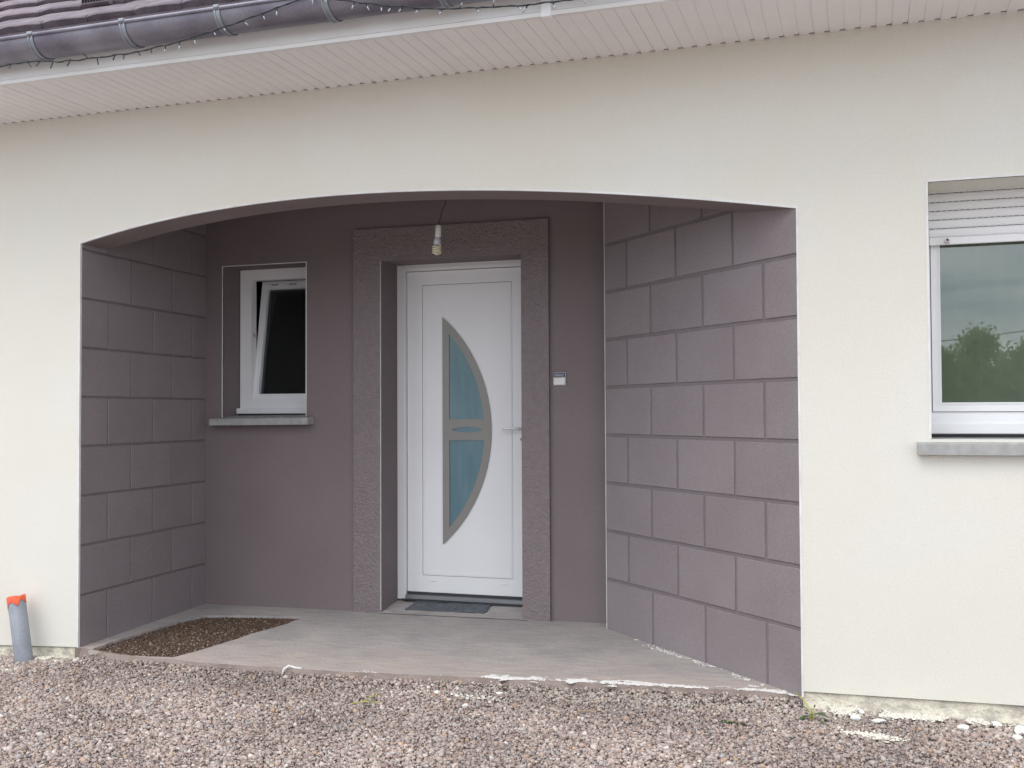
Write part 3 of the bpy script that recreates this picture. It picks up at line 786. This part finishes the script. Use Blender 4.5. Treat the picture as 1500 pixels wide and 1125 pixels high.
# ------------------------------------------------------------------ bare bulb
LXp, LYp = -2.095, .65
la = empty('hanging_lamp', (LXp, LYp, 2.12), 'bare spiral energy saving bulb hanging on its cord from the porch ceiling before the door', 'lamp')
def lpart(mb, name):
    o = mb.build(name); o.parent = la; o.matrix_parent_inverse = Matrix.Translation((-LXp, -LYp, -2.12)); return o
q = MB('cable'); q.tube([(LXp+.09, LYp, CEIL), (LXp+.085, LYp, 2.52), (LXp+.055, LYp, 2.45), (LXp+.05, LYp, 2.40), (LXp+.03, LYp, 2.37), (LXp+.022, LYp, 2.33), (LXp+.012, LYp, 2.30), (LXp+.010, LYp, 2.285)], .0022, 8); lpart(q, 'cord')
ax = Vector((.06, 0, 1)).normalized()
q = MB('bead'); q.lathe([(0.0001, .066), (.013, .066), (.0165, .062), (.017, .0), (.014, -.001), (0.0001, -.001)], (LXp+.006, LYp, 2.223), 24, axis=ax); lpart(q, 'socket')
q = MB('lampbase'); q.lathe([(.012, .0), (.013, -.006), (.019, -.014), (.0205, -.022), (.0205, -.038), (.018, -.043), (0.0001, -.043)], (LXp+.004, LYp, 2.2215), 24, axis=ax); lpart(q, 'bulb_base')
q = MB('lampglass')
hel = []
for s_ in (0, math.pi):
    P_ = [Vector((LXp+.012*math.cos(s_), LYp+.012*math.sin(s_), 2.180))]
    for i in range(49):
        t = i/48; a = s_+t*2*math.pi*1.9; rr = .0215*(1 if t < .82 else 1-(t-.82)*2.6)
        P_.append(Vector((LXp-.001+rr*math.cos(a), LYp+rr*math.sin(a), 2.172-.046*t)))
    q.tube(P_, .0052, 8)
lpart(q, 'spiral_tube')

# ------------------------------------------------------------------ pipe
pb, pt = Vector((-4.223, -.115, -.15)), Vector((-4.302, -.10, .232))
pax = (pt-pb).normalized()
pi = empty('drain_pipe', (-4.235, -.115, -.12), 'leaning grey plastic pipe stub with torn orange cap beside the left porch corner', 'pipe')
def ppart(mb, name):
    o = mb.build(name); o.parent = pi; o.matrix_parent_inverse = Matrix.Translation((4.235, .115, .12)); return o
Lp = (pt-pb).length
q = MB('grey_pvc'); q.lathe([(.047, 0), (.047, Lp), (.0435, Lp), (.0435, Lp-.05), (.0001, Lp-.05)], pb, 36, axis=pax); ppart(q, 'pipe_body')
q = MB('orange'); qr = Vector((0, 0, 1)).rotation_difference(pax); n = 44; A_ = []; B_ = []; C_ = []
for j in range(n):
    a = 2*math.pi*j/n; ad = math.degrees(a) % 360
    dep = float(np.interp(ad, [0, 60, 150, 200, 222, 240, 262, 285, 292, 318, 345, 360], [.03, .04, .05, .058, .064, .052, .030, .026, .034, .050, .012, .03]))
    A_.append(q.bm.verts.new(pb+qr@Vector((.0490*math.cos(a), .0490*math.sin(a), Lp-dep))))
    B_.append(q.bm.verts.new(pb+qr@Vector((.0495*math.cos(a), .0495*math.sin(a), Lp+.003))))
    C_.append(q.bm.verts.new(pb+qr@Vector((.0440*math.cos(a), .0440*math.sin(a), Lp+.006+.003*math.sin(3*a)))))
for j in range(n):
    j2 = (j+1) % n; q.bm.faces.new([A_[j], A_[j2], B_[j2], B_[j]]).smooth = True; q.bm.faces.new([B_[j], B_[j2], C_[j2], C_[j]])
ppart(q, 'torn_cap')
q = MB('bead'); q.lathe([(.0438, Lp+.001), (.03, Lp+.004), (.0001, Lp+.001)], pb, 30, axis=pax); ppart(q, 'cap_lid')

# ------------------------------------------------------------------ fairy lights
fl = empty('fairy_lights', (-3, -.8, 2.9), 'string of fairy lights on black cable draped along the grey gutter', 'fairy lights')
def fpart(mb, name):
    o = mb.build(name); o.parent = fl; o.matrix_parent_inverse = Matrix.Translation((3, .8, -2.9)); return o
ctrl = [(-5.2, 2.93), (-4.6, 2.90), (-4.15, 2.915), (-3.784, 2.914), (-3.588, 2.922), (-3.54, 2.915), (-3.381, 2.897), (-3.186, 2.896), (-2.997, 2.896), (-2.776, 2.916), (-2.525, 2.956), (-2.282, 3.003), (-2.13, 3.038), (-2.06, 3.05), (-2.005, 3.022), (-1.756, 2.961), (-1.503, 2.912), (-1.325, 2.896), (-1.09, 2.878), (-.883, 2.879), (-.6, 2.91), (-.3, 2.96), (0, 3.02)]
xs = np.arange(-5.2, 0, .025); cz = np.interp(xs, [c_[0] for c_ in ctrl], [c_[1] for c_ in ctrl])
cz = np.convolve(np.pad(cz, 2, mode='edge'), np.ones(5)/5, 'valid')
cp = [Vector((x, -.80+.004*noise.noise(Vector((x*15, 1, 0))), z+.005*noise.noise(Vector((x*18, 0, 0))))) for x, z in zip(xs, cz)]
q = MB('cable'); q.tube(cp, .0030, 6)
q.tube([p_+Vector((0, .003*math.cos(i*1.3), .003*math.sin(i*1.3))) for i, p_ in enumerate(cp)], .0020, 6)
fpart(q, 'cable')
i = 2
while i < len(cp)-2:
    p_ = cp[i]; a = rng.uniform(-.9, .9) + (math.pi if rng.random() < .25 else 0)
    dv = Vector((math.sin(a), rng.uniform(-.5, .2), -math.cos(a))).normalized(); Lb = rng.uniform(.026, .040)
    dark = p_.x < -2.9
    q = MB('cable' if dark else 'cable', 'greenbulb' if dark else 'clearbulb')
    q.tube([p_, p_+dv*Lb*.45], .0026, 6, 0); q.tube([p_+dv*Lb*.45, p_+dv*Lb*.9, p_+dv*Lb], [.0032, .0032, .001], 6, 1)
    fpart(q, 'bulb'); i += int(rng.integers(2, 5))

# ------------------------------------------------------------------ mats
def inside(px, py, poly):
    c = np.zeros(len(px), bool); n = len(poly)
    for i in range(n):
        (x1, y1), (x2, y2) = poly[i], poly[(i+1) % n]
        cond = ((y1 > py) != (y2 > py)) & (px < (x2-x1)*(py-y1)/(y2-y1+1e-12)+x1); c ^= cond
    return c
cm = empty('coir_mat', (-3.55, .45, slab_z(-3.55, .45)-.02), 'rough dark brown coir mat sunk in the slab at the left end of the porch', 'doormat')
q = MB('coir'); q.prism([hole], lambda u, v, w_: Vector((u, v, slab_z(u, v)-.022-w_)), .03)
o = q.build('mat_base'); o.parent = cm; o.matrix_parent_inverse = cm.matrix_basis.inverted() if False else Matrix.Translation(-cm.location)
nc = 26000; px = rng.uniform(-3.9, -3.15, nc); py = rng.uniform(-.11, 1.06, nc); k_ = inside(px, py, hole); px, py = px[k_], py[k_]
P_ = np.stack([px, py, np.array([slab_z(a, b) for a, b in zip(px, py)])-.019+rng.uniform(-.003, .005, len(px))], 1)
br_ = rng.uniform(.5, 1.5, len(px))[:, None]*np.array([[.115, .076, .055]]); li = rng.random(len(px)) < .07; br_[li] = np.array([.36, .30, .25])
me = rocks_mesh('mat_fibres', P_, rng.uniform(.004, .011, len(px)), br_, MT['stone'], .6, 3)
o = link('mat_fibres', me, cm, kind='stuff'); o.matrix_parent_inverse = Matrix.Translation(-cm.location)

q = MB('rubber')
def rub(u, v):
    x = -2.60+.53*u + (.012 if v > .5 else 0)*math.sin(u*5); y = 1.345+.185*v + .012*math.sin(u*6.5)*v
    z = slab_z(x, y)+.010+.036*(y-1.262)/.32*.95 + .003*math.sin(v*38) + .008*noise.noise(Vector((x*9, y*14, 2))) + .004*noise.noise(Vector((x*30, y*30, 4)))
    return Vector((x+.01*noise.noise(Vector((y*30, 0, 0))), y, z))
q.grid(rub, 60, 36)
r_ = bmesh.ops.extrude_face_region(q.bm, geom=q.bm.faces[:])
for v in r_['geom']:
    if isinstance(v, bmesh.types.BMVert): v.co.z -= .008
q.build('rubber_doormat', label='crumpled thin grey rubber doormat in front of the white door', cat='doormat')

# ------------------------------------------------------------------ gravel stones
pal = np.array([[.43, .365, .34], [.37, .30, .28], [.49, .43, .405], [.33, .29, .285], [.55, .505, .475], [.46, .355, .29], [.27, .21, .195], [.40, .39, .40], [.68, .65, .61], [.50, .36, .25]])
prob = np.array([.22, .18, .16, .11, .11, .06, .09, .045, .010, .012]); prob /= prob.sum()
nst = 178000
sx = rng.uniform(-5.0, 1.3, nst); sy = rng.uniform(-2.05, .02, nst)
yfront = np.interp(sx, [-3.98, -3.9, -3.6, -3.1, -2.4, -1.6, -.9, -.4, -.12, -.1], [-.02, -.02, -.10, -.14, -.135, -.07, -.01, .015, .015, -.03])
yf = np.where((sx > -3.95) & (sx < -.12), yfront+.0, -.035+.015*np.sin(sx*7))
k_ = sy < yf - .004; sx, sy, yf = sx[k_], sy[k_], yf[k_]
big = np.array([noise.noise(Vector((a*2.1, b*2.1, 9))) for a, b in zip(sx, sy)])
siz = rng.lognormal(math.log(.0082), .40, len(sx))*(1+.15*big); siz = np.clip(siz, .004, .026)
gzv = np.array([ground_z(a, b) for a, b in zip(sx, sy)])
# stones pile up a little against the slab edge
pile = .030*np.exp(-np.clip(yf-sy, 0, 9)/.07)*((sx > -3.9) & (sx < -.12))
P_ = np.stack([sx, sy, gzv+pile+siz*.12+rng.uniform(-.004, .006, len(sx))], 1)
ci = rng.choice(len(pal), len(sx), p=prob); cc = pal[ci]*np.array([.90, .865, .835])*rng.uniform(.86, 1.15, (len(sx), 1))*(1+.2*big)[:, None]
# pale dust next to the wall on the right and the left corner
haze_dust = np.exp(-np.clip(-sy, 0, 9)/.10)*((sx > .0) | (sx < -3.9))*.55 + .35*np.exp(-((sx+.9)**2/.5+(sy+.12)**2/.006)) + .4*np.exp(-((sx+.0)**2/.03+(sy+.03)**2/.01))
dm = np.clip(haze_dust*rng.uniform(0, 1.6, len(sx)), 0, .85)[:, None]
cc = cc*(1-dm)+np.array([.62, .58, .50])*dm
me = rocks_mesh('gravel_stones', P_, siz, cc, MT['stone'], .62, 5)
link('gravel_stones', me, kind='stuff', label='fine crushed pinkish grey gravel covering the ground before the house', cat='gravel')

# lime crumbs: fine scatter
def scatter(name, paths, n, s0, s1, label, cat, spread=.02, zoff=.0, onslab=False, col=(.78, .77, .74)):
    P_ = []
    for (x0, y0, x1, y1, wt) in paths:
        m_ = int(n*wt); t = rng.random(m_)
        x = x0+(x1-x0)*t + rng.normal(0, spread, m_); y = y0+(y1-y0)*t + rng.normal(0, spread*.6, m_)
        dens = np.array([noise.noise(Vector((a*9, b*9, 0))) for a, b in zip(x, y)]); k = dens > -.12; x, y = x[k], y[k]
        z = np.array([(slab_z(a, b) if onslab else ground_z(a, b)+.006) for a, b in zip(x, y)])+zoff
        P_.append(np.stack([x, y, z], 1))
    P_ = np.concatenate(P_); sz = rng.uniform(s0, s1, len(P_))
    c = np.array(col)[None]*rng.uniform(.85, 1.08, (len(P_), 1))
    me = rocks_mesh(name, P_, sz, c, MT['stone'], .35, 11)
    return link(name, me, kind='stuff', label=label, cat=cat)
scatter('lime_splash', [(-1.56, -.03, -1.30, -.02, .25), (-1.22, .0, -.60, .035, .45), (-.55, .05, -.2, .06, .2), (-2.2, -.085, -2.0, -.09, .02), (-.95, .80, -.3, .15, .1)],
        2600, .003, .010, 'white lime splashes dried along the front edge of the porch slab', 'lime', .016, .001, True)
scatter('lime_crumbs', [(.05, -.09, .7, -.07, .4), (.75, -.09, 1.1, -.12, .15), (.10, -.36, .24, -.40, .10), (-4.15, -.06, -3.85, -.09, .3), (-4.5, -.45, -4.1, -.3, .03), (-2.0, -.22, -1.4, -.25, .04), (-.06, -.04, .2, -.05, .3)],
        4800, .003, .014, 'cream render crumbs scattered on the gravel along the wall base', 'render crumbs', .032, .004, False, (.74, .71, .63))

# larger white lumps lying on the gravel (each a thing)
def lump(x, y, s, seed, label, sh=(1, .7, .5)):
    bm = bmesh.new(); bmesh.ops.create_icosphere(bm, subdivisions=2, radius=s/2)
    for v in bm.verts:
        n_ = noise.noise(v.co*(1.6/s)+Vector((seed*3.1, 0, 0)))
        v.co = Vector((v.co.x*sh[0], v.co.y*sh[1], v.co.z*sh[2]))*(1+.45*n_)
    me = bpy.data.meshes.new('plaster_lump'); bm.to_mesh(me); bm.free(); me.materials.append(MT['lime'])
    o = link('plaster_lump', me, label=label, cat='plaster lump', group='white plaster lumps on the gravel'); o.location = (x, y, ground_z(x, y)+.006+s*.15)
    o.rotation_euler = (.3*math.sin(seed), .3*math.cos(seed*2), seed)
LUMPS = [(-1.747, -.215, .030, 'squat white plaster lump below the door, larger of the pair near the slab edge', (1, .8, .7)),
 (-1.665, -.16, .026, 'tall narrow white plaster lump touching the slab edge below the door', (.6, .5, 1.1)),
 (-1.545, -.385, .028, 'round white plaster lump lying alone on open gravel before the door', (1, .8, .6)),
 (-2.02, -.225, .020, 'small white plaster lump near the slab edge, left of the door', (1, .7, .5)),
 (-1.36, -.37, .016, 'tiny white pebble lying alone on gravel right of the door', (1, .8, .7)),
 (-1.45, -.17, .040, 'flat pale plaster lump half buried under the white splashed slab edge', (1.1, .7, .4)),
 (.11, -.16, .052, 'smooth egg shaped white lump on gravel near the right wall base', (1, .62, .5)),
 (.135, -.07, .032, 'white plaster lump resting against the right wall footing', (1, .8, .6)),
 (.20, -.19, .050, 'crusty white plaster lump just right of the smooth egg shaped one', (1.2, .6, .4)),
 (.526, -.20, .050, 'rounded white plaster lump under the right window, set in render crumbs', (1, .7, .5)),
 (.60, -.085, .030, 'upright white plaster chip leaning under the right window', (.5, .4, 1.1)),
 (.655, -.10, .045, 'flat white plaster piece beside the upright chip under the right window', (1.1, .6, .35)),
 (.715, -.26, .040, 'white plaster lump at the right edge, nearest the camera', (1, .8, .6)),
 (.735, -.175, .055, 'large flat white plaster piece at the right edge of the gravel', (1.2, .8, .4))]
for i, (x, y, s, lb, sh_) in enumerate(LUMPS): lump(x, y, s, i+1, lb, sh_)

# ------------------------------------------------------------------ weeds and twigs
def leafb(mb, base, dirv, L, W, droop=.3, mi=0):
    base = Vector(base); dv = Vector(dirv).normalized(); sd_ = dv.cross(Vector((0, 0, 1))).normalized(); pr = None
    for i in range(7):
        t = i/6; c = base + dv*L*t + Vector((0, 0, -droop*L*t*t)); wv = W*math.sin(math.pi*min(1, t*.93+.05))*.5
        a, m_, b = c-sd_*wv+Vector((0, 0, wv*.35)), c, c+sd_*wv+Vector((0, 0, wv*.35)); q = [mb.bm.verts.new(v) for v in (a, m_, b)]
        if pr:
            mb.bm.faces.new([pr[0], pr[1], q[1], q[0]]).material_index = mi; mb.bm.faces.new([pr[1], pr[2], q[2], q[1]]).material_index = mi
        pr = q
wx, wy = -.065, -.20; wz = ground_z(wx, wy)
we = empty('weed', (wx, wy, wz), 'small green weed growing from gravel at the foot of the right porch jamb', 'weed')
def wpart(mb, name):
    o = mb.build(name, normals=False); o.parent = we; o.matrix_parent_inverse = Matrix.Translation((-wx, -wy, -wz)); return o
q = MB('twig'); q.tube([(wx, wy, wz), (wx-.006, wy+.01, wz+.045), (wx-.03, wy+.04, wz+.075), (wx-.075, wy+.09, wz+.095)], [.004, .0035, .0028, .0015], 6)
q.tube([(wx, wy, wz), (wx+.01, wy, wz+.03), (wx+.012, wy, wz+.06)], [.004, .003, .002], 6); wpart(q, 'stem')
for b_, dv, L, W in (((wx-.05, wy+.06, wz+.085), (-1, .9, .3), .045, .012), ((wx-.01, wy+.01, wz+.04), (-1, .1, .9), .05, .013), ((wx-.004, wy, wz+.02), (-1, -.5, -.05), .055, .026),
                     ((wx+.01, wy, wz+.03), (1, -.1, .15), .065, .028), ((wx+.01, wy, wz+.05), (.3, .2, 1), .03, .012), ((wx+.03, wy-.05, wz+.02), (1, -.7, 0), .03, .012), ((wx, wy, wz+.03), (.1, -1, .3), .03, .015)):
    q = MB('leaf'); leafb(q, b_, dv, L, W); wpart(q, 'leaf')
cx_, cy_ = -.38, -.34; cz_ = ground_z(cx_, cy_)
w2 = empty('seedling', (cx_, cy_, cz_), 'tiny green seedling flat on gravel before the splayed block wall', 'weed')
for i in range(9):
    a = i*.9; q = MB('leaf'); leafb(q, (cx_+.008*math.cos(a)+(.03 if i % 2 else -.02), cy_, cz_+.008), (math.cos(a), math.sin(a)*.6, .5), .028, .013)
    o = q.build('leaf', normals=False); o.parent = w2; o.matrix_parent_inverse = Matrix.Translation((-cx_, -cy_, -cz_))
def G(x, y, h): return (x, y, ground_z(x, y)+h)
q = MB('twig'); q.tube([G(-2.05, -.50, .012), G(-2.0, -.47, .018), G(-1.93, -.45, .014)], [.002, .0025, .0015], 6); q.tube([G(-2.0, -.47, .018), G(-1.985, -.42, .03), G(-1.95, -.38, .03)], [.002, .002, .001], 6)
q.tube([G(-1.99, -.44, .024), G(-1.99, -.40, .035), G(-2.0, -.385, .04)], [.0015, .0015, .001], 6)
q.build('twig', label='yellow green forked twig lying on the gravel before the door', cat='twig')
q = MB('drytwig'); q.tube([G(-1.03, -.34, .012), G(-.97, -.33, .018), G(-.90, -.32, .015)], [.002, .0022, .001], 6)
q.build('twig', label='short dry brown twig lying on gravel right of the door', cat='twig')
q = MB('bead'); q.tube([(-2.60, -.16, slab_z(-2.6, -.14)-.03), (-2.592, -.155, slab_z(-2.6, -.14)+.005), (-2.575, -.135, slab_z(-2.6, -.1)+.018), (-2.55, -.12, slab_z(-2.6, -.1)+.006), (-2.51, -.12, slab_z(-2.6, -.1)+.005)], .005, 8)
q.build('cable_end', label='short white cable end sticking out of the slab front edge', cat='cable')

# ------------------------------------------------------------------ across the yard, behind the viewer (seen mirrored in the right window)
def tree(x, y, H, Wd, seed, label):
    r_ = np.random.default_rng(seed)
    t = empty('tree', (x, y, -.22), label, 'tree', 'trees across the yard')
    q = MB('bark'); q.tube([(0, 0, 0), (.05, 0, H*.35), (-.03, .05, H*.7), (0, 0, H*.92)], [.11, .085, .05, .015], 8)
    for i in range(12):
        a = r_.uniform(0, 6.28); h0 = H*r_.uniform(.2, .75); L = Wd*r_.uniform(.5, .95)*(1-.5*h0/H)
        q.tube([(0, 0, h0), (L*.5*math.cos(a), L*.5*math.sin(a), h0+L*.35), (L*math.cos(a), L*math.sin(a), h0+L*.75)], [.035, .02, .006], 5)
    o = q.build('trunk'); o.parent = t
    nC = 240; C = []
    for i in range(nC):
        h0 = r_.uniform(.10, 1.0); rad = Wd*(math.sin(math.pi*min(1, .18+.8*h0))**.8)*r_.uniform(.15, 1); a = r_.uniform(0, 6.28)
        C.append((rad*math.cos(a), rad*math.sin(a), H*h0))
    C = np.array(C); nl = 11000; idx = r_.integers(nC, size=nl); c = C[idx] + r_.normal(0, .17*Wd/1.4, (nl, 3))
    s = r_.uniform(.05, .095, nl)[:, None]; u = r_.normal(size=(nl, 3)); u /= np.linalg.norm(u, axis=1)[:, None]
    v = r_.normal(size=(nl, 3)); v -= (v*u).sum(1)[:, None]*u; v /= np.linalg.norm(v, axis=1)[:, None]
    V = np.stack([c-u*s, c-v*s*.5, c+u*s, c+v*s*.5], 1).reshape(-1, 3)
    me = bpy.data.meshes.new('crown'); me.vertices.add(nl*4); me.vertices.foreach_set('co', V.reshape(-1)); me.loops.add(nl*4)
    me.loops.foreach_set('vertex_index', np.arange(nl*4, dtype=np.int32)); me.polygons.add(nl)
    me.polygons.foreach_set('loop_start', np.arange(nl, dtype=np.int32)*4); me.polygons.foreach_set('loop_total', np.full(nl, 4, np.int32))
    me.materials.append(MT['tleaf']); me.update(); link('crown', me, t)
ORD = 'first second third fourth fifth sixth seventh eighth ninth tenth eleventh twelfth thirteenth last'.split()
hs = [3.4, 3.0, 3.7, 3.0, 3.3, 2.9, 3.3, 2.8, 3.45, 3.0, 3.3, 3.0, 3.4, 3.6]
for i, (x, H) in enumerate(zip([-14, -11.2, -8.4, -6, -3.6, -1.2, .9, 2.35, 3.5, 4.7, 6.2, 8.1, 10.8, 14], hs)):
    tree(x, -30+(i*37 % 5)*.5, H+.2, 1.35 if 0 < x < 7 else 1.9, 20+i, ORD[i]+' leafy green tree from the left in the row across the yard')
PA, PB_ = Vector((-3.5, -63, 4.6)), Vector((17, -19.5, 4.6))
for P_, wd in ((PA, 'behind'), (PB_, 'in front of')):
    q = MB('wood'); q.tube([(P_.x, P_.y, -.3), (P_.x, P_.y, P_.z+.25)], [.13, .09], 10)
    q.build('utility_pole', label='wooden utility pole standing %s the row of trees across the yard' % wd, cat='pole')
q = MB('cable'); q.tube([PA.lerp(PB_, t)-Vector((0, 0, .7*t*(1-t))) for t in np.linspace(0, 1, 40)], .022, 6)
q.build('overhead_cable', label='black overhead cable strung between the two utility poles', cat='cable')
